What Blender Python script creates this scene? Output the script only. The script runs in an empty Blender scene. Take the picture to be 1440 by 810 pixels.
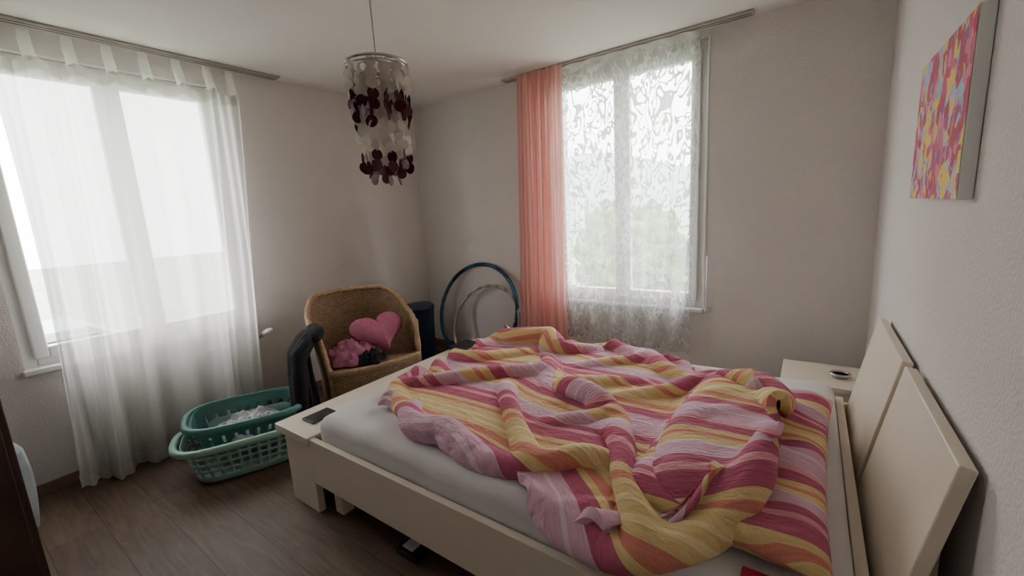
import bpy, bmesh, numpy as np, math, random
from mathutils import Vector, Matrix, noise as mnoise
random.seed(4); rng=np.random.RandomState(7)
COL=bpy.context.scene.collection
W=3.67; YN=-3.9; H=2.45

# ---------------------------------------------------------------- helpers
def link(o,parent=None):
    COL.objects.link(o)
    if parent: o.parent=parent
    return o
def empty(name):
    e=bpy.data.objects.new(name,None); COL.objects.link(e); e.empty_display_size=.1; return e
def mesh(name,v,f,mat=None,parent=None,smooth=False,uv=None):
    me=bpy.data.meshes.new(name); me.from_pydata([tuple(map(float,p)) for p in v],[],[tuple(int(i) for i in q) for q in f]); me.update()
    if mat: 
        for m in (mat if isinstance(mat,list) else [mat]): me.materials.append(m)
    if smooth: me.polygons.foreach_set('use_smooth',[True]*len(me.polygons))
    if uv is not None:
        l=me.uv_layers.new(name='UVMap')
        for p in me.polygons:
            for li in p.loop_indices: l.data[li].uv=uv[me.loops[li].vertex_index]
    return link(bpy.data.objects.new(name,me),parent)
def boxvf(x0,x1,y0,y1,z0,z1):
    v=[(x,y,z) for x in (x0,x1) for y in (y0,y1) for z in (z0,z1)]
    f=[(0,1,3,2),(4,6,7,5),(0,4,5,1),(2,3,7,6),(0,2,6,4),(1,5,7,3)]
    return v,f
def boxes(name,bs,mat,parent=None,bevel=0,seg=2):
    V=[];F=[]
    for b in bs:
        v,f=boxvf(*b); k=len(V); V+=v; F+=[tuple(i+k for i in q) for q in f]
    o=mesh(name,V,F,mat,parent)
    if bevel:
        m=o.modifiers.new('b','BEVEL'); m.width=bevel; m.segments=seg; m.limit_method='ANGLE'
        o.data.polygons.foreach_set('use_smooth',[True]*len(o.data.polygons))
        w=o.modifiers.new('w','WEIGHTED_NORMAL')
    return o
def gridfaces(n,m,wrapn=False,off=0):
    F=[]
    for i in range(n if wrapn else n-1):
        for j in range(m-1):
            a=i*m+j; b=((i+1)%n)*m+j
            F.append((a+off,b+off,b+1+off,a+1+off))
    return F
def tube(name,pts,r,mat,parent=None,closed=False,seg=10):
    pts=[Vector(p) for p in pts]; n=len(pts); V=[];F=[]
    rr=r if hasattr(r,'__len__') else [r]*n
    up=Vector((0,0,1)); 
    for i,p in enumerate(pts):
        a=pts[(i-1)%n] if (closed or i>0) else p; b=pts[(i+1)%n] if (closed or i<n-1) else p
        t=(b-a).normalized(); u=up
        if abs(t.dot(u))>.95: u=Vector((1,0,0))
        s=t.cross(u).normalized(); w=s.cross(t)
        for k in range(seg):
            an=2*math.pi*k/seg; V.append(p+(s*math.cos(an)+w*math.sin(an))*rr[i])
    for i in range(n if closed else n-1):
        for k in range(seg):
            a=i*seg+k; b=i*seg+(k+1)%seg; c=((i+1)%n)*seg+(k+1)%seg; d=((i+1)%n)*seg+k
            F.append((a,b,c,d))
    if not closed:
        F.append(tuple(range(seg-1,-1,-1))); F.append(tuple((n-1)*seg+k for k in range(seg)))
    return mesh(name,V,F,mat,parent,True)
def rand_field(seed,nw,lo,hi):
    r=np.random.RandomState(seed); ks=r.uniform(lo,hi,nw); an=r.uniform(0,2*np.pi,nw); ph=r.uniform(0,2*np.pi,nw)
    def fn(x,y):
        s=0
        for k,a,p in zip(ks,an,ph): s=s+np.sin(2*np.pi*k*(x*np.cos(a)+y*np.sin(a))+p)
        return s/math.sqrt(nw)
    return fn

# ---------------------------------------------------------------- materials
def S(c): # sRGB 0-255 -> linear
    return tuple(((x/255)/12.92 if x/255<=.04045 else ((x/255+.055)/1.055)**2.4) for x in c)+(1,)
def mat(name,col,rough=.6,metal=0,bump=0,bscale=50,var=0,vscale=4,coat=0,sheen=0,spec=.5):
    m=bpy.data.materials.new(name); m.use_nodes=True; nt=m.node_tree; p=nt.nodes['Principled BSDF']
    p.inputs['Base Color'].default_value=col; p.inputs['Roughness'].default_value=rough; p.inputs['Metallic'].default_value=metal
    p.inputs['Specular IOR Level'].default_value=spec
    if sheen: p.inputs['Sheen Weight'].default_value=sheen
    tc=nt.nodes.new('ShaderNodeTexCoord')
    if var:
        n=nt.nodes.new('ShaderNodeTexNoise'); n.inputs['Scale'].default_value=vscale; n.inputs['Detail'].default_value=4
        nt.links.new(tc.outputs['Object'],n.inputs['Vector'])
        r=nt.nodes.new('ShaderNodeValToRGB'); r.color_ramp.elements[0].position=.3; r.color_ramp.elements[1].position=.7
        r.color_ramp.elements[0].color=tuple(c*(1-var) for c in col[:3])+(1,); r.color_ramp.elements[1].color=tuple(min(1,c*(1+var)) for c in col[:3])+(1,)
        nt.links.new(n.outputs['Fac'],r.inputs['Fac']); nt.links.new(r.outputs['Color'],p.inputs['Base Color'])
    if bump:
        n=nt.nodes.new('ShaderNodeTexNoise'); n.inputs['Scale'].default_value=bscale; n.inputs['Detail'].default_value=5
        nt.links.new(tc.outputs['Object'],n.inputs['Vector'])
        b=nt.nodes.new('ShaderNodeBump'); b.inputs['Strength'].default_value=bump; b.inputs['Distance'].default_value=.01
        nt.links.new(n.outputs['Fac'],b.inputs['Height']); nt.links.new(b.outputs['Normal'],p.inputs['Normal'])
    return m
def ramp(nt,stops,const=True):
    r=nt.nodes.new('ShaderNodeValToRGB'); cr=r.color_ramp
    cr.interpolation='CONSTANT' if const else 'LINEAR'
    cr.elements[0].position=stops[0][0]; cr.elements[0].color=stops[0][1]
    cr.elements[1].position=stops[1][0]; cr.elements[1].color=stops[1][1]
    for p,c in stops[2:]:
        e=cr.elements.new(p); e.color=c
    return r
M_wall=mat('plaster_wall',S((223,217,213)),.9,bump=.5,bscale=110,var=.02,vscale=2,spec=.2)
M_ceil=mat('ceiling_paint',S((226,221,217)),.9,bump=.1,bscale=60,spec=.2)
M_white=mat('white_pvc',S((235,235,232)),.35,var=.01)
M_cream=mat('cream_laminate',S((226,213,194)),.42,var=.03,vscale=3,bump=.03,bscale=20)
M_creamd=mat('cream_panel_edge',S((212,194,170)),.5,var=.04)
M_base=mat('baseboard_wood',S((130,104,88)),.5,var=.12,vscale=8)
M_rail=mat('curtain_rail_metal',S((168,162,156)),.45,metal=.1,var=.03)
M_sheet=mat('fitted_sheet',S((216,212,212)),.85,bump=.25,bscale=9,sheen=.1)
M_black=mat('black_plastic',S((28,28,32)),.4,var=.1)
M_blackc=mat('black_cloth',S((24,24,28)),.95,bump=.5,bscale=60,var=.2)
M_navy=mat('navy_plastic',S((28,44,66)),.35,var=.1)
M_teal=mat('teal_plastic',S((80,132,126)),.4,var=.05)
M_mint=mat('mint_plastic',S((150,188,175)),.38,var=.04)
M_chrome=mat('chrome',S((190,190,190)),.2,metal=1,var=.02)
M_brown=mat('dark_brown_wood',S((62,42,34)),.45,var=.2,vscale=6)
M_paper=mat('paper',S((225,225,222)),.8,var=.03)
M_red=mat('red_leatherette',S((165,25,50)),.35,var=.08)

def floor_mat():
    m=bpy.data.materials.new('oak_laminate_floor'); m.use_nodes=True; nt=m.node_tree; p=nt.nodes['Principled BSDF']
    tc=nt.nodes.new('ShaderNodeTexCoord'); mp=nt.nodes.new('ShaderNodeMapping'); nt.links.new(tc.outputs['Object'],mp.inputs['Vector'])
    b=nt.nodes.new('ShaderNodeTexBrick'); nt.links.new(mp.outputs[0],b.inputs['Vector'])
    b.inputs['Scale'].default_value=1; b.inputs['Brick Width'].default_value=1.3; b.inputs['Row Height'].default_value=.19; b.inputs['Mortar Size'].default_value=.0015
    b.inputs['Color1'].default_value=S((110,90,75)); b.inputs['Color2'].default_value=S((98,80,67)); b.inputs['Mortar'].default_value=S((62,49,41))
    mp2=nt.nodes.new('ShaderNodeMapping'); mp2.inputs['Scale'].default_value=(2,18,1); nt.links.new(tc.outputs['Object'],mp2.inputs['Vector'])
    n=nt.nodes.new('ShaderNodeTexNoise'); n.inputs['Scale'].default_value=2; n.inputs['Detail'].default_value=8; n.inputs['Distortion'].default_value=1.2; nt.links.new(mp2.outputs[0],n.inputs['Vector'])
    r=ramp(nt,[(.3,(.6,.6,.6,1)),(.7,(1.12,1.1,1.08,1))],False); nt.links.new(n.outputs['Fac'],r.inputs['Fac'])
    mx=nt.nodes.new('ShaderNodeMix'); mx.data_type='RGBA'; mx.blend_type='MULTIPLY'; mx.inputs[0].default_value=.9
    nt.links.new(b.outputs['Color'],mx.inputs[6]); nt.links.new(r.outputs['Color'],mx.inputs[7]); nt.links.new(mx.outputs[2],p.inputs['Base Color'])
    p.inputs['Roughness'].default_value=.5; p.inputs['Specular IOR Level'].default_value=.35
    bu=nt.nodes.new('ShaderNodeBump'); bu.inputs['Strength'].default_value=.1; bu.inputs['Distance'].default_value=.005
    nt.links.new(n.outputs['Fac'],bu.inputs['Height']); nt.links.new(bu.outputs['Normal'],p.inputs['Normal'])
    return m
M_floor=floor_mat()

def stripe_mat(name,axis=1,period=.80,shift=0):
    m=bpy.data.materials.new(name); m.use_nodes=True; nt=m.node_tree; p=nt.nodes['Principled BSDF']
    uv=nt.nodes.new('ShaderNodeUVMap'); sp=nt.nodes.new('ShaderNodeSeparateXYZ'); nt.links.new(uv.outputs[0],sp.inputs[0])
    ma=nt.nodes.new('ShaderNodeMath'); ma.operation='MULTIPLY_ADD'; ma.inputs[1].default_value=1/period; ma.inputs[2].default_value=shift+10
    nt.links.new(sp.outputs[axis],ma.inputs[0]); fr=nt.nodes.new('ShaderNodeMath'); fr.operation='FRACT'; nt.links.new(ma.outputs[0],fr.inputs[0])
    L=S((216,172,190)); MG=S((186,94,120)); Yl=S((222,194,138)); CO=S((212,134,116)); PK=S((226,158,166)); Y2=S((232,212,162)); LL=S((228,202,210))
    st=[(0,L),(.10,LL),(.115,L),(.17,MG),(.24,Yl),(.27,CO),(.32,Yl),(.35,Y2),(.37,Yl),(.40,Y2),(.42,Yl),(.47,CO),(.50,Yl),(.53,MG),(.61,PK),(.64,MG),(.68,L),(.77,LL),(.79,Yl),(.84,CO),(.87,Yl),(.91,MG),(.97,PK)]
    r=ramp(nt,st); nt.links.new(fr.outputs[0],r.inputs['Fac'])
    tc=nt.nodes.new('ShaderNodeMapping'); tc.inputs['Scale'].default_value=(22,90,1); nt.links.new(uv.outputs[0],tc.inputs['Vector'])
    n=nt.nodes.new('ShaderNodeTexNoise'); n.inputs['Scale'].default_value=1; n.inputs['Detail'].default_value=3; nt.links.new(tc.outputs[0],n.inputs['Vector'])
    n2=nt.nodes.new('ShaderNodeTexNoise'); n2.inputs['Scale'].default_value=8; n2.inputs['Detail'].default_value=5; n2.inputs['Distortion'].default_value=.8; nt.links.new(uv.outputs[0],n2.inputs['Vector'])
    ad=nt.nodes.new('ShaderNodeMath'); ad.operation='MULTIPLY_ADD'; ad.inputs[1].default_value=3.4; nt.links.new(n2.outputs['Fac'],ad.inputs[0]); nt.links.new(n.outputs['Fac'],ad.inputs[2])
    b=nt.nodes.new('ShaderNodeBump'); b.inputs['Strength'].default_value=.8; b.inputs['Distance'].default_value=.011
    nt.links.new(ad.outputs[0],b.inputs['Height']); nt.links.new(b.outputs['Normal'],p.inputs['Normal'])
    nt.links.new(r.outputs['Color'],p.inputs['Base Color']); p.inputs['Roughness'].default_value=.85; p.inputs['Sheen Weight'].default_value=.08; p.inputs['Specular IOR Level'].default_value=.2
    return m
M_duvet=stripe_mat('striped_duvet_cotton'); M_pillow=stripe_mat('striped_pillow_cotton',1,.62,.30)

def sheer_mat(name,col,transp,trcol=None,pattern=None,stripes=None):
    m=bpy.data.materials.new(name); m.use_nodes=True; nt=m.node_tree; nt.nodes.clear()
    out=nt.nodes.new('ShaderNodeOutputMaterial'); d=nt.nodes.new('ShaderNodeBsdfDiffuse'); t=nt.nodes.new('ShaderNodeBsdfTranslucent'); tr=nt.nodes.new('ShaderNodeBsdfTransparent')
    d.inputs[0].default_value=col; t.inputs[0].default_value=trcol or col
    a=nt.nodes.new('ShaderNodeMixShader'); a.inputs[0].default_value=.5; nt.links.new(d.outputs[0],a.inputs[1]); nt.links.new(t.outputs[0],a.inputs[2])
    b=nt.nodes.new('ShaderNodeMixShader'); b.inputs[0].default_value=transp; nt.links.new(a.outputs[0],b.inputs[1]); nt.links.new(tr.outputs[0],b.inputs[2])
    nt.links.new(b.outputs[0],out.inputs[0]); uv=nt.nodes.new('ShaderNodeUVMap')
    if pattern:
        mp=nt.nodes.new('ShaderNodeMapping'); mp.inputs['Scale'].default_value=(1.35,.8,1); nt.links.new(uv.outputs[0],mp.inputs[0])
        n=nt.nodes.new('ShaderNodeTexNoise'); n.inputs['Scale'].default_value=pattern; n.inputs['Detail'].default_value=0; n.inputs['Distortion'].default_value=1.8; nt.links.new(mp.outputs[0],n.inputs['Vector'])
        s=nt.nodes.new('ShaderNodeMath'); s.operation='SUBTRACT'; s.inputs[1].default_value=.5; nt.links.new(n.outputs['Fac'],s.inputs[0])
        ab=nt.nodes.new('ShaderNodeMath'); ab.operation='ABSOLUTE'; nt.links.new(s.outputs[0],ab.inputs[0])
        mr=nt.nodes.new('ShaderNodeMapRange'); mr.inputs[1].default_value=.06; mr.inputs[2].default_value=.075; mr.inputs[3].default_value=.03; mr.inputs[4].default_value=transp
        nt.links.new(ab.outputs[0],mr.inputs[0]); nt.links.new(mr.outputs[0],b.inputs[0])
    if stripes:
        sp=nt.nodes.new('ShaderNodeSeparateXYZ'); nt.links.new(uv.outputs[0],sp.inputs[0])
        ma=nt.nodes.new('ShaderNodeMath'); ma.operation='MULTIPLY'; ma.inputs[1].default_value=stripes[0]; nt.links.new(sp.outputs[0],ma.inputs[0])
        fr=nt.nodes.new('ShaderNodeMath'); fr.operation='FRACT'; nt.links.new(ma.outputs[0],fr.inputs[0])
        r=ramp(nt,stripes[1]); nt.links.new(fr.outputs[0],r.inputs['Fac']); nt.links.new(r.outputs[0],d.inputs[0]); nt.links.new(r.outputs[0],t.inputs[0])
    return m
M_sheer=sheer_mat('white_voile',S((226,225,222)),.20)
M_sheerb=sheer_mat('white_voile_hem',S((226,225,221)),.08)
M_lace=sheer_mat('white_leaf_voile',S((200,200,199)),.60,pattern=9)
pk=[(0,S((236,180,172))),(.22,S((242,204,194))),(.32,S((230,164,162))),(.55,S((238,190,174))),(.62,S((226,156,154))),(.8,S((244,208,198)))]
M_pink=sheer_mat('pink_striped_voile',S((230,170,164)),.16,stripes=(9,pk))
def glass_mat():
    m=bpy.data.materials.new('window_glass'); m.use_nodes=True; nt=m.node_tree; nt.nodes.clear()
    out=nt.nodes.new('ShaderNodeOutputMaterial'); g=nt.nodes.new('ShaderNodeBsdfGlossy'); g.inputs['Roughness'].default_value=.02; tr=nt.nodes.new('ShaderNodeBsdfTransparent')
    b=nt.nodes.new('ShaderNodeMixShader'); b.inputs[0].default_value=.95; nt.links.new(g.outputs[0],b.inputs[1]); nt.links.new(tr.outputs[0],b.inputs[2]); nt.links.new(b.outputs[0],out.inputs[0]); return m
M_glass=glass_mat()

# ---------------------------------------------------------------- room shell
T=.30
A0,A1,AZ0,AZ1=-2.92,-1.77,.69,2.32      # window 1 opening (left wall)
B0,B1,BZ0,BZ1=1.58,2.76,.62,2.40        # window 2 opening (back wall)
boxes('floor',[(-T,W+T,YN-T,T,-.1,0)],M_floor)
boxes('ceiling',[(-T,W+T,YN-T,T,H,H+.1)],M_ceil)
boxes('wall_left',[(-T,0,YN-T,A0,0,H),(-T,0,A1,T,0,H),(-T,0,A0,A1,0,AZ0),(-T,0,A0,A1,AZ1,H)],M_wall)
boxes('wall_back',[(0,B0,0,T,0,H),(B1,W,0,T,0,H),(B0,B1,0,T,0,BZ0),(B0,B1,0,T,BZ1,H)],M_wall)
boxes('wall_right',[(W,W+T,YN-T,T,0,H)],M_wall)
boxes('wall_near',[(0,W,YN-T,YN,0,H)],M_wall)
boxes('baseboard_left',[(0,.014,YN,-.014,0,.06)],M_base,bevel=.003)
boxes('baseboard_back',[(0,W,-.014,0,0,.06)],M_base,bevel=.003)
boxes('baseboard_right',[(W-.014,W,YN,-.014,0,.06)],M_base,bevel=.003)

def window(name,a0,a1,z0,z1,tf,lin):
    """a = along-wall coordinate, d = depth outward; tf maps (a0,a1,d0,d1,z0,z1)->box"""
    e=empty(name); fr=.055; d0,d1=.05,.12; sf=.06
    bs=[(a0,a0+fr,d0,d1,z0,z1),(a1-fr,a1,d0,d1,z0,z1),(a0+fr,a1-fr,d0,d1,z0,z0+fr),(a0+fr,a1-fr,d0,d1,z1-fr,z1)]
    boxes(name+'_frame',[tf(*b) for b in bs],M_white,e,.006)
    mid=(a0+a1)/2; gl=[]
    for k,(s0,s1) in enumerate(((a0+fr-.01,mid),(mid,a1-fr+.01))):
        zz0,zz1=z0+fr-.01,z1-fr+.01; q=.02
        bs=[(s0,s0+sf,q,q+.06,zz0,zz1),(s1-sf,s1,q,q+.06,zz0,zz1),(s0+sf,s1-sf,q,q+.06,zz0,zz0+sf),(s0+sf,s1-sf,q,q+.06,zz1-sf,zz1)]
        boxes('sash_%d'%(k+1),[tf(*b) for b in bs],M_white,e,.008)
        boxes('pane_%d'%(k+1),[tf(s0+sf-.01,s1-sf+.01,q+.03,q+.036,zz0+sf-.01,zz1-sf+.01)],M_glass,e)
    boxes('handle',[tf(mid-.012,mid+.012,.0,.02,(z0+z1)/2-.04,(z0+z1)/2+.04),tf(mid-.009,mid+.009,-.03,-.012,(z0+z1)/2-.11,(z0+z1)/2+.015),tf(mid-.007,mid+.007,-.03,.01,(z0+z1)/2-.008,(z0+z1)/2+.008)],M_white,e,.003)
    boxes('sill',[tf(a0-.01,a1+.01,-.035,.05,z0-.025,z0+.004)],M_white,e,.005)
    if lin: boxes('reveal_lining',[tf(a0-lin,a0,-.006,.02,z0,z1+lin),tf(a1,a1+lin,-.006,.02,z0,z1+lin),tf(a0,a1,-.006,.02,z1,z1+lin)],M_white,e,.003)
    boxes('outer_sill',[tf(a0,a1,.12,.34,z0-.02,z0)],M_rail,e)
    return e
window('window_1',A0,A1,AZ0,AZ1,lambda a0,a1,d0,d1,z0,z1:(-d1,-d0,a0,a1,z0,z1),0)
window('window_2',B0,B1,BZ0,BZ1,lambda a0,a1,d0,d1,z0,z1:(a0,a1,d0,d1,z0,z1),.012)

# rails
def rail(name,b,parts):
    e=empty(name); boxes('track',[b],M_rail,e,.003); boxes('grooves',parts,M_black,e)
rail('curtain_rail',(.035,.115,-3.6,-1.38,H-.014,H-.0005),[(.055,.062,-3.6,-1.39,H-.0155,H-.013),(.088,.095,-3.6,-1.39,H-.0155,H-.013)])
rail('curtain_rail',(1.21,3.02,-.135,-.055,H-.014,H-.0005),[(1.22,3.01,-.115,-.108,H-.0155,H-.013),(1.22,3.01,-.082,-.075,H-.0155,H-.013)])

# ---------------------------------------------------------------- curtains
def curtain(name,pos,na,nz,a_of,z_top,z_bot,depth,matr,parent,uvw=1.5):
    V=[];UV=[]
    for i in range(na):
        s=i/(na-1)
        for j in range(nz):
            t=j/(nz-1); zt=z_top(s); zb=z_bot(s); z=zt+(zb-zt)*t
            a=a_of(s,t); d=depth(s,t); V.append(pos(a,d,z)); UV.append((s*uvw,z))
    return mesh(name,V,gridfaces(na,nz),matr,parent,True,UV)
# window 1 : tab-top voile down to the floor
c1=empty('tab_top_voile_curtain')
NT=8
def c1_a(s,t): # y coordinate
    l=-2.80-.05*t+.02*math.sin(3*t); r=-1.70-.15*t**1.3
    return l+(r-l)*s+.008*math.sin(40*s+4*t)
def c1_d(s,t):
    g=math.sin(2*math.pi*6*s+.9*math.sin(2.2*t+3*s)+1.2*math.sin(4*s))
    g2=math.sin(2*math.pi*19*s+2*math.sin(1.5*t+5*s))
    sh=math.copysign(abs(g)**.7,g)
    base=.145+(.040+.012*t)*sh*min(1,.3+t*1.5)+(.012+.008*t)*g2*(.5+.5*math.sin(7*s+1))
    return max(.095,base+.02*t*math.sin(9*s+1)+ .035*t)
def hemz(s): return .012+.05*max(0,math.sin(11*s+2))*(1-s)
curtain('voile',lambda a,d,z:(d,a,z),400,60,c1_a,lambda s:2.27-.035*abs(math.sin(math.pi*(NT-1)*s))**1.2,hemz,c1_d,M_sheer,c1)
curtain('header_band',lambda a,d,z:(d+.002,a,z),360,5,lambda s,t:c1_a(s,.03*t),lambda s:2.272-.035*abs(math.sin(math.pi*(NT-1)*s))**1.2,lambda s:2.272-.035*abs(math.sin(math.pi*(NT-1)*s))**1.2-.06,lambda s,t:c1_d(s,.03*t),M_sheerb,c1)
curtain('hem_band',lambda a,d,z:(d+.002,a,z),360,5,lambda s,t:c1_a(s,1),lambda s:hemz(s)+.072,hemz,lambda s,t:c1_d(s,1)+.001,M_sheerb,c1)
for k in range(NT):
    s=k/(NT-1); y=c1_a(s,0); d=c1_d(s,0); w=.022
    y=min(max(y,-2.80+w),-1.70-w)
    V=[];n=12
    for i in range(n):
        t=i/(n-1)*2; 
        if t<=1: x=d+.006+(.075-d+.006)*t; z=2.25+t*.18
        else: x=.075+.006+( d-.075-.018)*(t-1)-.012; z=2.43-(t-1)*.18
        V+=[(x,y-w,z),(x,y+w,z)]
    mesh('tab_%d'%(k+1),V,[(2*i,2*i+1,2*i+3,2*i+2) for i in range(n-1)],M_sheerb,c1,True)
# window 2 : leaf voile + pink panel
c2=empty('leaf_pattern_voile_curtain')
curtain('voile',lambda a,d,z:(a,-d,z),260,50,lambda s,t:1.64+(1.10-.04*t)*s+.006*math.sin(30*s),
        lambda s:2.415-.012*abs(math.sin(math.pi*8*s)),lambda s:.30+.01*math.sin(9*s),
        lambda s,t:.09+.022*math.sin(2*math.pi*7*s+.5*math.sin(2*t))*(.4+.6*t)+.006*math.sin(50*s+2*t),M_lace,c2,1.3)
curtain('header_band',lambda a,d,z:(a,-d-.002,z),260,4,lambda s,t:1.64+1.10*s,lambda s:2.435,lambda s:2.395-.012*abs(math.sin(math.pi*8*s)),
        lambda s,t:.09+.022*math.sin(2*math.pi*7*s)*.4,M_sheerb,c2)
c3=empty('pink_curtain')
curtain('panel',lambda a,d,z:(a,-d,z),240,50,lambda s,t:(1.385-.075*t)+(.40+.05*t)*s+.005*math.sin(22*s+3*t),
        lambda s:2.435,lambda s:.24+.01*math.sin(9*s),
        lambda s,t:.155+.03*math.sin(2*math.pi*6*s+1.2*math.sin(2*t+s))*(.5+.5*t)+.01*math.sin(2*math.pi*15*s+t),M_pink,c3,.62)

# radiator below window 1
r=empty('radiator')
boxes('panel',[(.025,.06,-2.72,-1.86,.12,.58)],M_white,r,.008)
boxes('fins',[(.06,.067,-2.70+.04*i,-2.685+.04*i,.14,.56) for i in range(21)],M_white,r,.003)
boxes('brackets',[(.001,.026,-2.6,-2.57,.2,.5),(.001,.026,-2.0,-1.97,.2,.5)],M_white,r)
tube('valve_pipe',[(.045,-1.87,.53),(.045,-1.74,.58)],.009,M_chrome,r)
tube('valve_knob',[(.045,-1.755,.585),(.07,-1.725,.60),(.085,-1.695,.605)],[.016,.022,.018],M_white,r,seg=14)
v=empty('shutter_crank'); tube('holder',[(2.79,-.001,.62),(2.79,-.03,.62)],.016,M_white,v); tube('rod',[(2.79,-.03,.60),(2.79,-.03,1.0)],.006,M_white,v)

# ---------------------------------------------------------------- bed
bed=empty('double_bed'); BY0,BY1=-2.25,-.70
boxes('foot_bench_top',[(1.20,1.505,BY0-.01,BY1,.355,.395)],M_cream,bed,.004)
boxes('foot_end_panels',[(1.27,1.50,BY0,BY0+.035,0,.355),(1.27,1.50,BY1-.045,BY1-.01,0,.355)],M_cream,bed,.003)
boxes('foot_board',[(1.27,1.30,BY0+.035,BY1-.045,.06,.355)],M_cream,bed,.003)
boxes('side_rails',[(1.50,3.56,BY0,BY0+.028,.16,.385),(1.50,3.56,BY1-.04,BY1-.012,.16,.385)],M_cream,bed,.003)
boxes('legs',[(1.56,1.62,BY0+.05,BY0+.11,0,.2),(3.46,3.52,BY0+.03,BY0+.09,0,.3),(3.46,3.52,BY1-.1,BY1-.04,0,.3),(2.5,2.56,-1.5,-1.44,0,.2)],M_cream,bed,.003)
boxes('slat_base',[(1.50+.14*i,1.58+.14*i,BY0+.03,BY1-.045,.20,.222) for i in range(14)],M_cream,bed)
boxes('head_rail',[(3.50,3.53,BY0+.03,BY1-.045,.16,.42)],M_cream,bed,.003)
mt=boxes('mattress',[(1.508,3.495,BY0+.032,BY1-.045,.222,.49)],M_sheet,bed)
bm=bmesh.new(); bm.from_mesh(mt.data); bmesh.ops.bevel(bm,geom=bm.edges[:],offset=.055,segments=5,profile=.5,affect='EDGES')
bmesh.ops.subdivide_edges(bm,edges=[e for e in bm.edges if e.calc_length()>.3],cuts=40,use_grid_fill=True)
fn=rand_field(3,14,1.5,5)
for vv in bm.verts:
    vv.co.z+=.004*fn(vv.co.x,vv.co.y) if vv.co.z>.3 else 0
    if vv.co.y<BY0+.06: vv.co.y+=.004*(1+fn(vv.co.x*1.5,vv.co.z*.7))
for f_ in bm.faces: f_.smooth=True
bm.to_mesh(mt.data); bm.free()
# leaning headboard panels
def headpanel(nm,y0,y1):
    xa,za,xb,zb,th=3.535,.33,3.628,.825,.03
    V=[];n=Vector((zb-za,0,-(xb-xa))).normalized()*th
    for y in (y0,y1):
        V+=[(xa,y,za),(xb,y,zb),(xb+n.x,y,zb+n.z),(xa+n.x,y,za+n.z)]
    o=mesh(nm,V,[(0,1,2,3),(7,6,5,4),(0,4,5,1),(1,5,6,2),(2,6,7,3),(3,7,4,0)],M_cream,bed)
    m=o.modifiers.new('b','BEVEL'); m.width=.004; m.segments=2
headpanel('headboard_panel_1',-2.04,-1.425); headpanel('headboard_panel_2',-1.375,-.76)
boxes('headboard_posts',[(3.60,3.64,-1.95,-1.90,0,.6),(3.60,3.64,-1.0,-.95,0,.6)],M_creamd,bed)

# pillow
def pillow(name,cx,cy,lx,ly,th,z0,rot,seed,matr,parent=None):
    n=64;V=[];UV=[];fz=rand_field(seed,12,1.5,5.0)
    for side in (1,-1):
        for i in range(n):
            for j in range(n):
                u=-1+2*i/(n-1); w=-1+2*j/(n-1)
                e=max(0,(1-u**4))*max(0,(1-w**6)); hgt=e**.42
                pin=1-.07*(1-abs(w)**2)*abs(u)**6; pin2=1-.04*(1-abs(u)**2)*abs(w)**6
                px=u*lx/2*pin; py=w*ly/2*pin2
                z=side*hgt*th/2*(1 if side>0 else .75)
                z+=(.012*fz(px*1.6+side,py*1.6))*hgt*(side>0)
                c,s=math.cos(rot),math.sin(rot)
                V.append((cx+px*c-py*s,cy+px*s+py*c,z0+th/2*.75+z)); UV.append((px,py+.02*fz(px,py*.5)))
    F=gridfaces(n,n)+[tuple(reversed(q)) for q in gridfaces(n,n,off=n*n)]
    o=mesh(name,V,F,matr,parent,True,UV)
    bm=bmesh.new(); bm.from_mesh(o.data); bmesh.ops.remove_doubles(bm,verts=bm.verts,dist=.0008); bm.to_mesh(o.data); bm.free()
    return o
pillow('striped_pillow',3.20,-1.62,.52,1.04,.13,.49,-.03,5,M_pillow)

# duvet : position-based cloth relaxation
def interp(pts,s):
    pts=np.array(pts,float); d=np.r_[0,np.cumsum(np.linalg.norm(np.diff(pts,axis=0),axis=1))]; d/=d[-1]
    return np.stack([np.interp(s,d,pts[:,k]) for k in range(2)],-1)
near=[(1.74,-1.99),(2.0,-2.06),(2.37,-2.10),(2.56,-2.10),(2.66,-2.18),(2.82,-2.245),(2.98,-2.22),(3.08,-2.09)]
right=[(3.08,-2.09),(3.16,-2.03),(3.27,-1.90),(3.32,-1.72),(3.29,-1.45),(3.14,-1.16)]
far=[(1.66,-.88),(2.2,-.82),(2.65,-.86),(2.98,-1.0),(3.14,-1.16)]
left=[(1.74,-1.99),(1.64,-1.72),(1.62,-1.3),(1.66,-.88)]
n,m_=56,50; LX,LY=2.16,1.80
u=np.linspace(0,1,n);vv=np.linspace(0,1,m_)
cn,cf,cl,cr=interp(near,u),interp(far,u),interp(left,vv),interp(right,vv)
U,Vv=np.meshgrid(u,vv,indexing='ij')
P2=(1-Vv)[...,None]*cn[:,None]+Vv[...,None]*cf[:,None]+(1-U)[...,None]*cl[None]+U[...,None]*cr[None]
P2-=((1-U)*(1-Vv))[...,None]*cn[0]+(U*Vv)[...,None]*cf[-1]+((1-U)*Vv)[...,None]*cf[0]+(U*(1-Vv))[...,None]*cn[-1]
f1=rand_field(25,9,1.2,2.4); f2=rand_field(22,10,2.4,4.0); wx=rand_field(23,5,.4,.9); wy=rand_field(24,5,.4,.9)
edge=np.clip(np.minimum(np.minimum(U,1-U),np.minimum(Vv,1-Vv))*8,0,1)
X0=P2[...,0]+edge*.04*wx(P2[...,0],P2[...,1]); Y0=P2[...,1]+edge*.04*wy(P2[...,0],P2[...,1])
mound=np.exp(-(((X0-2.75)/.3)**2+((Y0+1.88)/.25)**2))*.10+np.exp(-(((X0-1.95)/.35)**2+((Y0+1.15)/.3)**2))*.06+np.exp(-(((X0-2.8)/.35)**2+((Y0+1.25)/.25)**2))*.06
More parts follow.
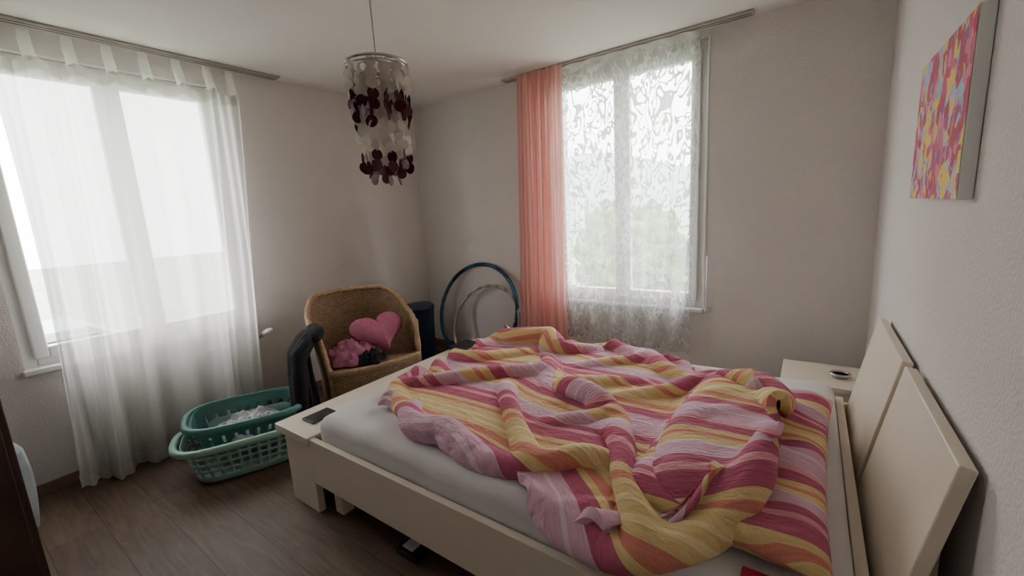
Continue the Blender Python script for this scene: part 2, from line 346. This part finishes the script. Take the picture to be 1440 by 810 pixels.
# a few long ridges (folds) crossing the quilt
def ridge(x0,y0,x1,y1,w,h):
    dx,dy=x1-x0,y1-y0; L2=dx*dx+dy*dy; t=np.clip(((X0-x0)*dx+(Y0-y0)*dy)/L2,0,1)
    d2=(X0-x0-t*dx)**2+(Y0-y0-t*dy)**2; return h*np.exp(-d2/w**2)
R_=ridge(2.52,-2.08,2.25,-1.2,.08,.10)+ridge(2.88,-2.15,2.72,-1.5,.08,.10)+ridge(1.8,-1.2,2.3,-1.7,.07,.06)+ridge(2.5,-1.45,3.1,-1.3,.08,.08)+ridge(2.6,-1.8,3.2,-1.75,.07,.06)+ridge(1.75,-1.85,2.1,-1.5,.07,.06)+ridge(2.1,-.95,2.4,-1.4,.07,.06)
Z0=.555+edge*(mound+R_+.04*np.abs(f1(X0,Y0))+.018*f2(X0,Y0))
P=np.stack([X0,Y0,Z0],-1)
def ground(x,y):
    sm=np.clip((y-(BY0-.02))/.07,0,1); sm=sm*sm*(3-2*sm)
    g=.40+(.502-.40)*sm
    px=np.clip((x-2.93)/.16,0,1); px=px*px*(3-2*px); py=np.clip((y+2.13)/.14,0,1); py=py*py*(3-2*py); p2=np.clip((-1.10-y)/.14,0,1); p2=p2*p2*(3-2*p2)
    return g+.115*px*py*p2
def relax(P,steps,g,bend,kb,du,dv,pin,clip=.02,es=.84):
    P0=P.copy(); vel=np.zeros_like(P); N_,M_=P.shape[:2]
    uu=np.linspace(0,1,N_)[:,None]*np.ones((1,M_)); ww=np.ones((N_,1))*np.linspace(0,1,M_)[None]
    SU=es+(1-es)*np.clip(np.minimum(ww,1-ww)*6,0,1); SV=es+(1-es)*np.clip(np.minimum(uu,1-uu)*6,0,1)
    DU=(du*SU)[...,None]; DV=(dv*SV)[...,None]; DD=np.sqrt(DU**2+DV**2)
    def con(A,B,rest,st,push=False):
        d=B-A; L=np.linalg.norm(d,axis=-1,keepdims=True)+1e-9; c=(L-rest)/L
        if push: c=np.minimum(c,0)
        return d*c*.5*st
    for it in range(steps):
        pr=P.copy(); P=P+vel*.93; P[...,2]-=g
        for k in range(3):
            for o in (0,1):
                a=P[o:-1:2]; b=P[o+1::2]; L=min(len(a),len(b)); c=con(a[:L],b[:L],DU[o:-1:2][:L],1); a[:L]+=c; b[:L]-=c
                a=P[:,o:-1:2]; b=P[:,o+1::2]; L=min(a.shape[1],b.shape[1]); c=con(a[:,:L],b[:,:L],DV[:,o:-1:2][:,:L],1); a[:,:L]+=c; b[:,:L]-=c
            c=con(P[:-1,:-1],P[1:,1:],DD[:-1,:-1],.35); P[:-1,:-1]+=c; P[1:,1:]-=c
            c=con(P[1:,:-1],P[:-1,1:],DD[1:,:-1],.35); P[1:,:-1]+=c; P[:-1,1:]-=c
            for kk in bend:
                c=con(P[:-kk],P[kk:],kk*DU[:-kk]*.97,kb,True); P[:-kk]+=c; P[kk:]-=c
                c=con(P[:,:-kk],P[:,kk:],kk*DV[:,:-kk]*.97,kb,True); P[:,:-kk]+=c; P[:,kk:]-=c
        gz=ground(P[...,0],P[...,1]); hit=P[...,2]<gz
        P[...,2]=np.where(hit,gz,P[...,2])
        fr=np.where(hit,.8,0)[...,None]; P[...,:2]=P[...,:2]*(1-fr)+pr[...,:2]*fr
        for sl in ((0,),(-1,),(slice(None),0),(slice(None),-1)):
            P[sl][...,:2]+=(P0[sl][...,:2]-P[sl][...,:2])*pin
        vel=np.clip(P-pr,-clip,clip)
    return P
P=relax(P,220,.0006,(2,3),.14,LX/(n-1),LY/(m_-1),.35)
def up2(P):
    a,b=P.shape[:2]
    q=np.zeros((2*a-1,b,3)); q[::2]=P; q[1::2]=(P[1:]+P[:-1])/2
    r=np.zeros((2*a-1,2*b-1,3)); r[:,::2]=q; r[:,1::2]=(q[:,1:]+q[:,:-1])/2
    return r
def smooth(P,k):
    for _ in range(k):
        Q=P.copy(); Q[1:-1]+= .25*(P[2:]+P[:-2]-2*P[1:-1]); P=Q.copy(); Q=P.copy(); Q[:,1:-1]+=.25*(P[:,2:]+P[:,:-2]-2*P[:,1:-1]); P=Q
    return P
P=up2(P); a,b=P.shape[:2]
P[...,2]+=.003*rng.randn(a,b); P=smooth(P,2)
P=relax(P,60,.0004,(2,3,4),.10,LX*1.01/(a-1),LY*1.01/(b-1),.25,.006)
P=smooth(P,2)
P=up2(P); a,b=P.shape[:2]; P=smooth(P,2)
uvs=[((i/(a-1))*LX,(j/(b-1))*LY) for i in range(a) for j in range(b)]
dv_=mesh('striped_duvet',P.reshape(-1,3),gridfaces(a,b),M_duvet,None,True,uvs)
so=dv_.modifiers.new('s','SOLIDIFY'); so.thickness=.030; so.offset=1
so.use_rim=True
be=dv_.modifiers.new('bv','BEVEL'); be.width=.010; be.segments=3; be.limit_method='ANGLE'; be.angle_limit=1.0

# items on the bed
boxes('red_notebook',[(3.27,3.36,-2.205,-2.15,.495,.51)],M_red,bevel=.004)
def crumple(name,cx,cy,z0,r,h,matr,seed,parent=None,ex=1,ey=1,n=30):
    f=rand_field(seed,12,1.5,5.5);V=[]
    for i in range(n):
        for j in range(n):
            u=-1+2*i/(n-1);w=-1+2*j/(n-1); d=max(abs(u),abs(w)); k=d/(math.hypot(u,w)+1e-6) if d>0 else 1
            x=u*k;y=w*k; rr=math.hypot(x,y); q=1+.12*float(f(math.atan2(y,x)*.3,.5))*rr
            V.append((cx+x*r*ex*q,cy+y*r*ey*q,z0+h*(max(0,1-rr**2.2))**.6*(.75+.25*float(f(x*.9,y*.9)))+.002))
    return mesh(name,V,gridfaces(n,n),matr,parent,True)
crumple('tissue',3.43,-2.18,.492,.04,.03,M_paper,3)

# bench items
boxes('tablet',[(1.30,1.40,-2.17,-2.03,.397,.407)],M_black,bevel=.003)
boxes('paper_sheet',[(1.33,1.48,-2.10,-1.92,.3955,.3965)],M_paper)
boxes('black_case',[(1.24,1.42,-1.02,-.84,.397,.44)],M_black,bevel=.008)

# ---------------------------------------------------------------- nightstand
ns=empty('nightstand')
boxes('top',[(3.27,3.64,-.64,-.28,.395,.42)],M_cream,ns,.003)
boxes('body',[(3.29,3.63,-.63,-.29,.06,.395)],M_cream,ns,.003)
boxes('drawer_fronts',[(3.275,3.292,-.62,-.30,.08,.225),(3.275,3.292,-.62,-.30,.24,.385)],M_creamd,ns,.003)
boxes('feet',[(3.31,3.35,-.61,-.57,0,.06),(3.58,3.62,-.61,-.57,0,.06),(3.31,3.35,-.35,-.31,0,.06),(3.58,3.62,-.35,-.31,0,.06)],M_creamd,ns)
at=empty('metal_ashtray')
tube('rim',[(3.53+.04*math.cos(t),-.47+.04*math.sin(t),.438) for t in np.linspace(0,2*math.pi,25)[:-1]],.008,M_chrome,at,True)
tube('bowl',[(3.53,-.47,.421),(3.53,-.47,.433)],[.035,.040],M_chrome,at,seg=24)

# ---------------------------------------------------------------- wicker armchair
def wicker():
    m=bpy.data.materials.new('wicker_weave'); m.use_nodes=True; nt=m.node_tree; p=nt.nodes['Principled BSDF']
    uv=nt.nodes.new('ShaderNodeUVMap')
    b=nt.nodes.new('ShaderNodeTexBrick'); b.inputs['Scale'].default_value=1; b.inputs['Brick Width'].default_value=.032; b.inputs['Row Height'].default_value=.013; b.inputs['Mortar Size'].default_value=.0028; b.inputs['Mortar Smooth'].default_value=1
    b.inputs['Color1'].default_value=S((186,156,120)); b.inputs['Color2'].default_value=S((158,126,94)); b.inputs['Mortar'].default_value=S((80,60,46))
    nt.links.new(uv.outputs[0],b.inputs['Vector']); nt.links.new(b.outputs['Color'],p.inputs['Base Color'])
    bu=nt.nodes.new('ShaderNodeBump'); bu.invert=True; bu.inputs['Strength'].default_value=.9; bu.inputs['Distance'].default_value=.006
    nt.links.new(b.outputs['Fac'],bu.inputs['Height']); nt.links.new(bu.outputs['Normal'],p.inputs['Normal']); p.inputs['Roughness'].default_value=.5
    return m
M_wick=wicker(); M_cane=mat('cane_rim',S((178,146,110)),.5,bump=.8,bscale=90,var=.2,vscale=40)
ch=empty('wicker_armchair')
def plan(s,fl):   # s in -1..1 ; back at s=0 ; x forward
    R=.32*fl; straight=.28; arc=math.pi/2*R; tot=arc+straight; d=abs(s)*tot
    if d<arc: a=d/R; x=-R*math.cos(a); y=R*math.sin(a)
    else: x=(d-arc); y=R
    return x*.95-.02,(y if s>=0 else -y)*1.04
def toph(s):
    a=abs(s)
    def sm(x,e0,e1): t=min(1,max(0,(x-e0)/(e1-e0))); return t*t*(3-2*t)
    return .85-.17*sm(a,.28,.72)-.05*sm(a,.72,.9)-.18*sm(a,.9,1.0)
na,nh=121,26;V=[];UV=[]
for i in range(na):
    s=-1+2*i/(na-1)
    for j in range(nh):
        t=j/(nh-1); z=.13+(toph(s)-.13)*t; fl=.90+.22*max(0,(z-.35))/.5*(1-.35*abs(s)**3)
        x,y=plan(s,fl); V.append((x,y,z)); UV.append((s*.85,z))
sh=mesh('woven_shell',V,gridfaces(na,nh),M_wick,ch,True,UV); so=sh.modifiers.new('s','SOLIDIFY'); so.thickness=.018
rim=[Vector(V[i*nh+nh-1]) for i in range(na)]
ends0=[Vector(V[j]) for j in range(0,nh,2)]; ends1=[Vector(V[(na-1)*nh+j]) for j in range(0,nh,2)][::-1]
tube('braided_rim',ends0+rim+ends1,[.018+.003*math.sin(i*1.3) for i in range(len(ends0)+len(rim)+len(ends1))],M_cane,ch,seg=10)
V=[];UV=[];ns_=30
for i in range(ns_):
    for j in range(ns_):
        u=-1+2*i/(ns_-1);w=-1+2*j/(ns_-1)
        y=w*.295; x=-.30*math.sqrt(max(0,1-.93*w*w))+(u+1)/2*(.30*math.sqrt(max(0,1-.93*w*w))+.27+.05*(1-w*w))
        z=.405+.012*u; 
        if i==ns_-1: z-=.012
        V.append((x,y,z)); UV.append((y,x))
mesh('seat',V,gridfaces(ns_,ns_),M_wick,ch,True,UV)
V=[];UV=[]
for i in range(30):
    w=-1+2*i/29; y=w*.295; x=.27+.05*(1-w*w)
    for j in range(10):
        z=.41-.27*j/9*(.55+.45*w*w); V.append((x+.004,y,z)); UV.append((y,z))
fa=mesh('front_apron',V,gridfaces(30,10),M_wick,ch,True,UV); so=fa.modifiers.new('s','SOLIDIFY'); so.thickness=.014
tube('seat_front_rim',[(.275+.05*(1-w*w),w*.30,.412) for w in np.linspace(-1,1,20)],.017,M_cane,ch)
for k,(x,y) in enumerate([(.25,.29),(.25,-.29),(-.22,.2),(-.22,-.2)]): tube('leg_%d'%(k+1),[(x,y,0),(x,y,.42)],.02,M_cane,ch)
ang=math.atan2(-.35,.94); ch.location=(.74,-1.37,0); ch.rotation_euler=(0,0,ang)
def cw(x,y,z):
    c,s=math.cos(ang),math.sin(ang); return (.74+x*c-y*s,-1.37+x*s+y*c,z)
# heart cushion
M_heart=mat('pink_knit',S((178,100,128)),.9,bump=.4,bscale=50,var=.10,vscale=25)
hc=empty('heart_cushion'); V=[];F=[];N=48;RR=9
for side in (1,-1):
    base=len(V)
    for r_ in range(RR+1):
        q=r_/RR
        for k in range(N):
            t=2*math.pi*k/N; hx=16*math.sin(t)**3/17; hz=(13*math.cos(t)-5*math.cos(2*t)-2*math.cos(3*t)-math.cos(4*t)+2.5)/17
            V.append((side*.065*math.sqrt(max(0,1-q**2.4)),hx*.21*q,hz*.19*q))
    for r_ in range(RR):
        for k in range(N):
            a_=base+r_*N+k;b_=base+r_*N+(k+1)%N;c_=b_+N;d_=a_+N
            F.append((a_,b_,c_,d_) if side<0 else (d_,c_,b_,a_))
ho=mesh('cushion_body',V,F,M_heart,hc,True)
bm=bmesh.new(); bm.from_mesh(ho.data); bmesh.ops.remove_doubles(bm,verts=bm.verts,dist=.001); bm.to_mesh(ho.data); bm.free()
hc.location=cw(.06,.10,.56); hc.rotation_euler=(.1,-.75,ang)
M_pkc=mat('pink_striped_cloth',S((176,106,134)),.9,bump=.5,bscale=30,var=.3,vscale=30)
crumple('pink_garment',*cw(.08,-.12,0)[:2],.425,.18,.13,M_pkc,31)
crumple('black_garment',*cw(.20,-.04,0)[:2],.43,.11,.08,M_blackc,37,ex=1.2,ey=.9)
# black jacket hanging over the left arm: bulky draped body with folds, a sleeve and a collar roll over the armrest
jk=empty('black_jacket'); V=[]; n1,n2=56,30
for i in range(n1):
    a=2*math.pi*i/n1
    for j in range(n2):
        t=j/(n2-1); z=.04+.66*t
        cy_=-.455 if t<.8 else -.455+.085*((t-.8)/.2)
        rx=.175-.02*t+.015*math.sin(5*t); ry=.062+.012*math.sin(3*t+1)
        if t>.9: q=(t-.9)/.1; k=math.sqrt(max(0,1-q*q)); rx*=.35+.65*k; ry*=.2+.8*k
        fold=1+.10*math.sin(7*a+2*t)+.06*math.sin(13*a-4*t)
        V.append(cw(.13+rx*math.cos(a)*fold,cy_+ry*math.sin(a)*fold,z+.012*math.sin(3*a)*(1-t)))
mesh('body',V,gridfaces(n1,n2,True)+[tuple(i*n2+n2-1 for i in range(n1))],M_blackc,jk,True)
tube('collar_roll',[cw(x,-.345+.02*math.sin(18*x),.672-.10*max(0,x-.1)) for x in np.linspace(-.02,.25,12)],[.02,.036,.042,.044,.040,.043,.045,.042,.044,.040,.034,.02],M_blackc,jk,seg=14)
tube('sleeve',[cw(.22,-.40,.64),cw(.27,-.46,.58),cw(.30,-.49,.46),cw(.30,-.49,.32),cw(.29,-.485,.18),cw(.29,-.48,.10)],[.04,.048,.046,.044,.040,.036],M_blackc,jk,seg=16)

# corner bin
cb=empty('navy_bin')
prof=[(.118,0),(.125,.02),(.14,.45),(.145,.50),(.15,.505),(.15,.53),(.13,.55),(.05,.562),(.0,.565)]
V=[];N=36
for r_,z in prof:
    for k in range(N): V.append((r_*math.cos(2*math.pi*k/N),r_*math.sin(2*math.pi*k/N),z))
F=[(i*N+k,i*N+(k+1)%N,(i+1)*N+(k+1)%N,(i+1)*N+k) for i in range(len(prof)-1) for k in range(N)]+[tuple(range(N-1,-1,-1))]
mesh('bin_body',V,F,M_navy,cb,True); cb.location=(.28,-.42,0)

# hula hoops
def hoopmat(name,c1,c2,k):
    m=bpy.data.materials.new(name); m.use_nodes=True; nt=m.node_tree; p=nt.nodes['Principled BSDF']; uv=nt.nodes.new('ShaderNodeTexCoord')
    w=nt.nodes.new('ShaderNodeTexWave'); w.inputs['Scale'].default_value=k; nt.links.new(uv.outputs['Object'],w.inputs[0])
    r=ramp(nt,[(0,c1),(.6,c2)]); nt.links.new(w.outputs['Fac'],r.inputs['Fac']); nt.links.new(r.outputs[0],p.inputs['Base Color']); p.inputs['Roughness'].default_value=.3; return m
def hoop(name,cx,y0,y1,R,rt,m):
    al=math.asin(min(1,(y1-y0)/(2*R))); pts=[]
    for t in np.linspace(0,2*math.pi,97)[:-1]:
        a_=R*math.cos(t); h=R+R*math.sin(t); pts.append((cx+a_,y0+h*math.sin(al),rt+h*math.cos(al)))
    tube(name,pts,rt,m,None,True,10)
hoop('hula_hoop',.80,-.30,-.03,.46,.019,hoopmat('hoop_blue_green',S((18,36,66)),S((30,84,112)),1.2))
hoop('hula_hoop.001',.93,-.36,-.065,.375,.015,hoopmat('hoop_silver',S((176,172,160)),S((140,136,126)),3))

# ---------------------------------------------------------------- laundry baskets
def rrect(a,hl,hw,p=4.0):
    c,s=math.cos(a),math.sin(a); r=(abs(c)**p+abs(s)**p)**(-1/p); return hl*r*c,hw*r*s
def basket(name,m,hl,hw,h,slots,loc,rot,tilt=(0,0)):
    e=empty(name); N=120; M=17; V=[]
    for i in range(N):
        a=2*math.pi*i/N
        for j in range(M):
            t=j/(M-1); k=.80+.20*t**.8; x,y=rrect(a,hl*k,hw*k); V.append((x,y,.006+h*t))
    F=[]
    for i in range(N):
        for j in range(M-1):
            if slots and i%3!=0 and j in (3,4,6,7,9,10,12): continue
            if not slots and i%4 in(1,) and j in (5,6,7,8,9,10): continue
            a_=i*M+j;b_=((i+1)%N)*M+j; F.append((a_,b_,b_+1,a_+1))
    o=mesh('side',V,F,m,e,True); so=o.modifiers.new('s','SOLIDIFY'); so.thickness=.004
    V=[(0,0,.004)]+[(*rrect(2*math.pi*i/N,hl*.8,hw*.8),.006) for i in range(N)]
    mesh('base',V,[(0,1+i,1+(i+1)%N) for i in range(N)],m,e)
    V=[];prof=[(1.0,h),(1.03,h+.012),(1.09,h+.008),(1.10,h-.012),(1.085,h-.016)]
    for i in range(N):
        a=2*math.pi*i/N; ext=1+.05*max(0,abs(math.cos(a))-.8)/.2
        for k,z in prof: x,y=rrect(a,hl*k*ext,hw*k); V.append((x,y,z))
    o=mesh('rim',V,gridfaces(N,len(prof),True),m,e,True); so=o.modifiers.new('s','SOLIDIFY'); so.thickness=.004
    e.location=loc; e.rotation_euler=(tilt[0],tilt[1],rot); return e
brot=math.atan2(.57,.25)
basket('mint_laundry_basket',M_mint,.31,.205,.22,True,(.69,-2.20,0),brot)
basket('teal_laundry_basket',M_teal,.275,.172,.20,False,(.63,-2.16,.105),brot,(.08,0.02))
M_cl=mat('mixed_laundry',S((200,202,206)),.9,bump=.5,bscale=20,var=.35,vscale=14)
crumple('laundry_pile',.65,-2.17,.18,.17,.10,M_cl,55,ex=.8,ey=1.15,n=40)

# brown wardrobe on the left edge + cloth bag
wd=empty('brown_wardrobe')
boxes('carcass',[(.62,1.19,-3.62,-3.072,0,2.0)],M_brown,wd,.004)
boxes('side_moulding',[(1.19,1.20,-3.60,-3.09,.08,1.92)],M_brown,wd,.004)
tube('knob',[(1.20,-3.15,.98),(1.23,-3.15,.98)],[.008,.015],M_chrome,wd)
M_bag=mat('pale_blue_cloth',S((176,186,190)),.9,bump=.4,bscale=20,var=.2,vscale=12)
V=[];n1=40;n2=20
for i in range(n1):
    a=2*math.pi*i/n1
    for j in range(n2):
        t=j/(n2-1); rr=(.075+.02*math.sin(t*math.pi))*(1+.10*math.sin(5*a+3*t)+.05*math.sin(11*a)); 
        if t>.8: rr*=1-(t-.8)*3.5
        V.append((.35+rr*1.0*math.cos(a),-3.10+rr*.9*math.sin(a),.002+.52*t))
mesh('laundry_bag',V,gridfaces(n1,n2,True),M_bag,None,True)

# floor clutter under bed
sb=empty('cardboard_scrap'); boxes('flap',[(2.02,2.14,-2.22,-2.12,.001,.03)],M_black,sb,.004); boxes('label',[(2.04,2.10,-2.20,-2.14,.030,.034)],M_paper,sb)

# ---------------------------------------------------------------- pendant lamp
M_cap=sheer_mat('capiz_white',S((230,224,216)),.12); M_bur=mat('burgundy_disc',S((74,14,30)),.55,var=.1,spec=.25)
pl=empty('capiz_disc_pendant'); cx,cy=1.66,-1.76; zt=2.085
tube('cord',[(cx,cy,H-.03),(cx,cy,zt+.02)],.003,M_rail,pl,seg=8)
tube('ceiling_rose',[(cx,cy,H-.04),(cx,cy,H-.001)],[.035,.05],M_white,pl,seg=24)
def ringpts(r,z): return [(cx+r*math.cos(t),cy+r*math.sin(t),z) for t in np.linspace(0,2*math.pi,49)[:-1]]
tube('outer_ring',ringpts(.137,zt),.006,M_chrome,pl,True); tube('top_ring',ringpts(.137,zt-.018),.003,M_chrome,pl,True); tube('inner_ring',ringpts(.085,zt-.01),.003,M_chrome,pl,True)
for k in range(3):
    a=k*2*math.pi/3; tube('spoke_%d'%(k+1),[(cx,cy,zt+.03),(cx+.137*math.cos(a),cy+.137*math.sin(a),zt)],.003,M_chrome,pl)
def strands(R,nst,seq,name,step,r0,jit):
    Vw=[];Fw=[];Vb=[];Fb=[]
    for k in range(nst):
        a=2*math.pi*k/nst+jit; dz=random.uniform(-.01,.01)
        for i,c in enumerate(seq):
            V,F=(Vw,Fw) if c=='w' else (Vb,Fb)
            if c=='.': continue
            z=zt-.028-step*i+dz-(.5*step if k%2 else 0); yaw=a+random.uniform(-1.1,1.1); rd=r0*random.uniform(.95,1.05); ti=random.uniform(-.25,.25)
            ux=Vector((-math.sin(yaw),math.cos(yaw),0)); nx=Vector((math.cos(yaw),math.sin(yaw),0)); uz=(Vector((0,0,1))+nx*ti).normalized(); nx=ux.cross(uz); ctr=Vector((cx+R*math.cos(a),cy+R*math.sin(a),z))
            b0=len(V); q=20
            for sd in (-.0018,.0018):
                for t in range(q): an=2*math.pi*t/q; V.append(ctr+ux*rd*math.cos(an)+uz*rd*math.sin(an)+nx*sd)
            F.append(tuple(b0+t for t in range(q))); F.append(tuple(b0+q+t for t in range(q-1,-1,-1)))
            for t in range(q): F.append((b0+t,b0+q+t,b0+q+(t+1)%q,b0+(t+1)%q))
        p=[(cx+R*math.cos(a),cy+R*math.sin(a),zt),(cx+R*math.cos(a),cy+R*math.sin(a),zt-.03-step*(len(seq)-1))]
        tube('%s_string_%d'%(name,k+1),p,.0008,M_paper,pl,seg=4)
    if Vw: mesh(name+'_white_discs',Vw,Fw,M_cap,pl)
    if Vb: mesh(name+'_burgundy_discs',Vb,Fb,M_bur,pl)
strands(.130,14,'wwwbb','outer',.043,.0265,0)
strands(.118,9,'.wwbbb','second',.043,.0265,.3)
strands(.108,10,'.wwwwwwwwbb','inner',.043,.026,.2)
strands(.070,6,'...wwwwwwwbb','mid',.043,.026,.5)

# ---------------------------------------------------------------- painting
def paint():
    m=bpy.data.materials.new('floral_painting'); m.use_nodes=True; nt=m.node_tree; p=nt.nodes['Principled BSDF']; p.inputs['Roughness'].default_value=.7
    tc=nt.nodes.new('ShaderNodeTexCoord'); mp=nt.nodes.new('ShaderNodeMapping'); nt.links.new(tc.outputs['Object'],mp.inputs[0]); mp.inputs['Scale'].default_value=(1,1,.8)
    wn=nt.nodes.new('ShaderNodeTexNoise'); wn.inputs['Scale'].default_value=22; wn.inputs['Detail'].default_value=3; nt.links.new(mp.outputs[0],wn.inputs['Vector'])
    wa=nt.nodes.new('ShaderNodeVectorMath'); wa.operation='SCALE'; wa.inputs[3].default_value=.06; nt.links.new(wn.outputs['Color'],wa.inputs[0])
    wb=nt.nodes.new('ShaderNodeVectorMath'); wb.operation='ADD'; nt.links.new(mp.outputs[0],wb.inputs[0]); nt.links.new(wa.outputs[0],wb.inputs[1])
    n=nt.nodes.new('ShaderNodeTexNoise'); n.inputs['Scale'].default_value=9; n.inputs['Detail'].default_value=2; n.inputs['Distortion'].default_value=1; nt.links.new(wb.outputs[0],n.inputs['Vector'])
    bg=ramp(nt,[(.0,S((228,186,70))),(.42,S((236,204,90))),(.47,S((150,164,205))),(.54,S((190,190,218))),(.60,S((234,200,80)))],False); nt.links.new(n.outputs['Fac'],bg.inputs['Fac'])
    v=nt.nodes.new('ShaderNodeTexVoronoi'); v.inputs['Scale'].default_value=30; nt.links.new(wb.outputs[0],v.inputs['Vector'])
    fl=ramp(nt,[(0,S((172,36,64))),(.25,S((210,84,120))),(.5,S((226,136,158))),(.7,S((192,52,76))),(.9,S((164,78,126)))],False)
    sep=nt.nodes.new('ShaderNodeSeparateColor'); nt.links.new(v.outputs['Color'],sep.inputs[0]); nt.links.new(sep.outputs[0],fl.inputs['Fac'])
    n3=nt.nodes.new('ShaderNodeTexNoise'); n3.inputs['Scale'].default_value=8; n3.inputs['Detail'].default_value=1; nt.links.new(mp.outputs[0],n3.inputs['Vector'])
    ml=nt.nodes.new('ShaderNodeMath'); ml.operation='MULTIPLY_ADD'; ml.inputs[1].default_value=.35; nt.links.new(sep.outputs[1],ml.inputs[0]); nt.links.new(n3.outputs['Fac'],ml.inputs[2])
    lt=nt.nodes.new('ShaderNodeMath'); lt.operation='LESS_THAN'; lt.inputs[1].default_value=.69; nt.links.new(ml.outputs[0],lt.inputs[0])
    mx=nt.nodes.new('ShaderNodeMix'); mx.data_type='RGBA'; nt.links.new(lt.outputs[0],mx.inputs[0]); nt.links.new(bg.outputs[0],mx.inputs[6]); nt.links.new(fl.outputs[0],mx.inputs[7])
    nt.links.new(mx.outputs[2],p.inputs['Base Color']); return m
pa=empty('floral_canvas_painting')
boxes('canvas_body',[(3.641,W-.001,-1.71,-1.10,1.34,1.77)],M_white,pa,.003)
mesh('painted_face',[(3.640,-1.708,1.342),(3.640,-1.102,1.342),(3.640,-1.102,1.768),(3.640,-1.708,1.768)],[(3,2,1,0)],paint(),pa)

# ---------------------------------------------------------------- outside
M_grass=mat('grass',S((150,158,138)),.95,var=.2,vscale=2); M_leaf=mat('foliage',S((112,132,96)),.9,bump=1,bscale=6,var=.6,vscale=6); M_hill=mat('distant_hill',S((196,202,208)),1,var=.03,vscale=.1)
gr=boxes('garden_ground',[(-60,60,-60,80,-1.6,-1.5)],M_grass)
def tree(x,y,z,r,seed,name):
    bm=bmesh.new(); bmesh.ops.create_icosphere(bm,subdivisions=5,radius=r)
    for v_ in bm.verts:
        k=mnoise.noise(v_.co*2/r+Vector((seed,0,0))); k2=mnoise.noise(v_.co*6/r+Vector((seed,3,0))); v_.co*=1+.4*k+.3*k2
    me=bpy.data.meshes.new('crown'); bm.to_mesh(me); bm.free(); me.materials.append(M_leaf)
    e=empty(name); o=link(bpy.data.objects.new('crown',me),e); o.location=(x,y,z)
    tube('trunk',[(x,y,-1.5),(x,y,z)],r*.1,M_brown,e)
tree(.7,5.5,.1,.9,1,'garden_tree'); tree(2.4,6,-.1,1.0,4,'garden_tree.001'); tree(-11,-3.5,-.2,1.2,14,'garden_tree.002'); tree(-.8,8,.2,1.2,21,'garden_tree.003')
V=[]
for i in range(60):
    for j in range(2):
        x=-50+100*i/59; V.append((x,55,-1.5 if j==0 else 8+4*mnoise.noise(Vector((x*.06,0,0)))))
mesh('hill_ridge',V,gridfaces(60,2),M_hill,gr)
# parked car outside the left window
M_car=mat('car_paint',S((150,155,162)),.3,var=.03); M_dk=mat('dark_glass',S((40,45,50)),.15,var=.05)
car=empty('parked_car'); prof=[(-2.1,.35),(-2.1,.75),(-1.9,.92),(-1.1,1.0),(-.6,1.42),(.7,1.45),(1.4,1.0),(2.0,.9),(2.1,.6),(2.1,.35)]
V=[(w_,p_[0],p_[1]) for w_ in(-.85,.85) for p_ in prof]
N=len(prof); mesh('body',V,[tuple(range(N)),tuple(range(2*N-1,N-1,-1))]+[(i,N+i,N+(i+1)%N,(i+1)%N) for i in range(N)],M_car,car)
boxes('windows',[(-.86,.86,-.75,.0,1.02,1.34),(-.86,.86,.08,.85,1.02,1.34)],M_dk,car,.05)
for k,(y,x) in enumerate([(-1.3,-.8),(-1.3,.8),(1.3,-.8),(1.3,.8)]): tube('wheel_%d'%(k+1),[(x-.1,y,.32),(x+.1,y,.32)],.32,M_black,car,seg=24)
car.location=(-7,-2.4,-1.5)

# ---------------------------------------------------------------- light
wd_=bpy.data.worlds.new('overcast'); bpy.context.scene.world=wd_; wd_.use_nodes=True; nt=wd_.node_tree; bg=nt.nodes['Background']
tc=nt.nodes.new('ShaderNodeTexCoord'); sp=nt.nodes.new('ShaderNodeSeparateXYZ'); nt.links.new(tc.outputs['Generated'],sp.inputs[0])
rp=ramp(nt,[(0,(.62,.62,.62,1)),(.5,(.85,.86,.88,1)),(.7,(1,1,1,1))],False)
mr=nt.nodes.new('ShaderNodeMapRange'); mr.inputs[1].default_value=-1; mr.inputs[2].default_value=1; nt.links.new(sp.outputs[2],mr.inputs[0]); nt.links.new(mr.outputs[0],rp.inputs['Fac']); nt.links.new(rp.outputs[0],bg.inputs[0])
bg.inputs[1].default_value=19.0
def portal(name,loc,rot,sx,sy):
    l=bpy.data.lights.new(name,'AREA'); l.shape='RECTANGLE'; l.size=sx; l.size_y=sy; l.cycles.is_portal=True
    o=bpy.data.objects.new(name,l); COL.objects.link(o); o.location=loc; o.rotation_euler=rot
portal('portal_left',(-.25,(A0+A1)/2,(AZ0+AZ1)/2),(0,-math.pi/2,0),AZ1-AZ0,A1-A0)
portal('portal_back',((B0+B1)/2,.25,(BZ0+BZ1)/2),(-math.pi/2,0,0),B1-B0,BZ1-BZ0)

# ---------------------------------------------------------------- camera
c=np.array([720,405.]);VX=np.array([-130,348.]);VY=np.array([1143,275.]);f=593.4
Xa=-np.array([VX[0]-c[0],VX[1]-c[1],f]);Xa/=np.linalg.norm(Xa)
Ya=np.array([VY[0]-c[0],VY[1]-c[1],f]);Ya-=Ya.dot(Xa)*Xa;Ya/=np.linalg.norm(Ya)
D=np.cross(Ya,Xa)
if D[1]<0:D=-D
cam=bpy.data.cameras.new('camera'); co=bpy.data.objects.new('camera',cam); COL.objects.link(co)
R=Matrix(((Xa[0],-Xa[1],-Xa[2]),(Ya[0],-Ya[1],-Ya[2]),(-D[0],D[1],D[2]))).to_4x4()
co.matrix_world=Matrix.Translation((3.36,-3.16,1.37))@R
cam.sensor_width=36; cam.lens=f/1440*36; cam.clip_start=.02
bpy.context.scene.camera=co
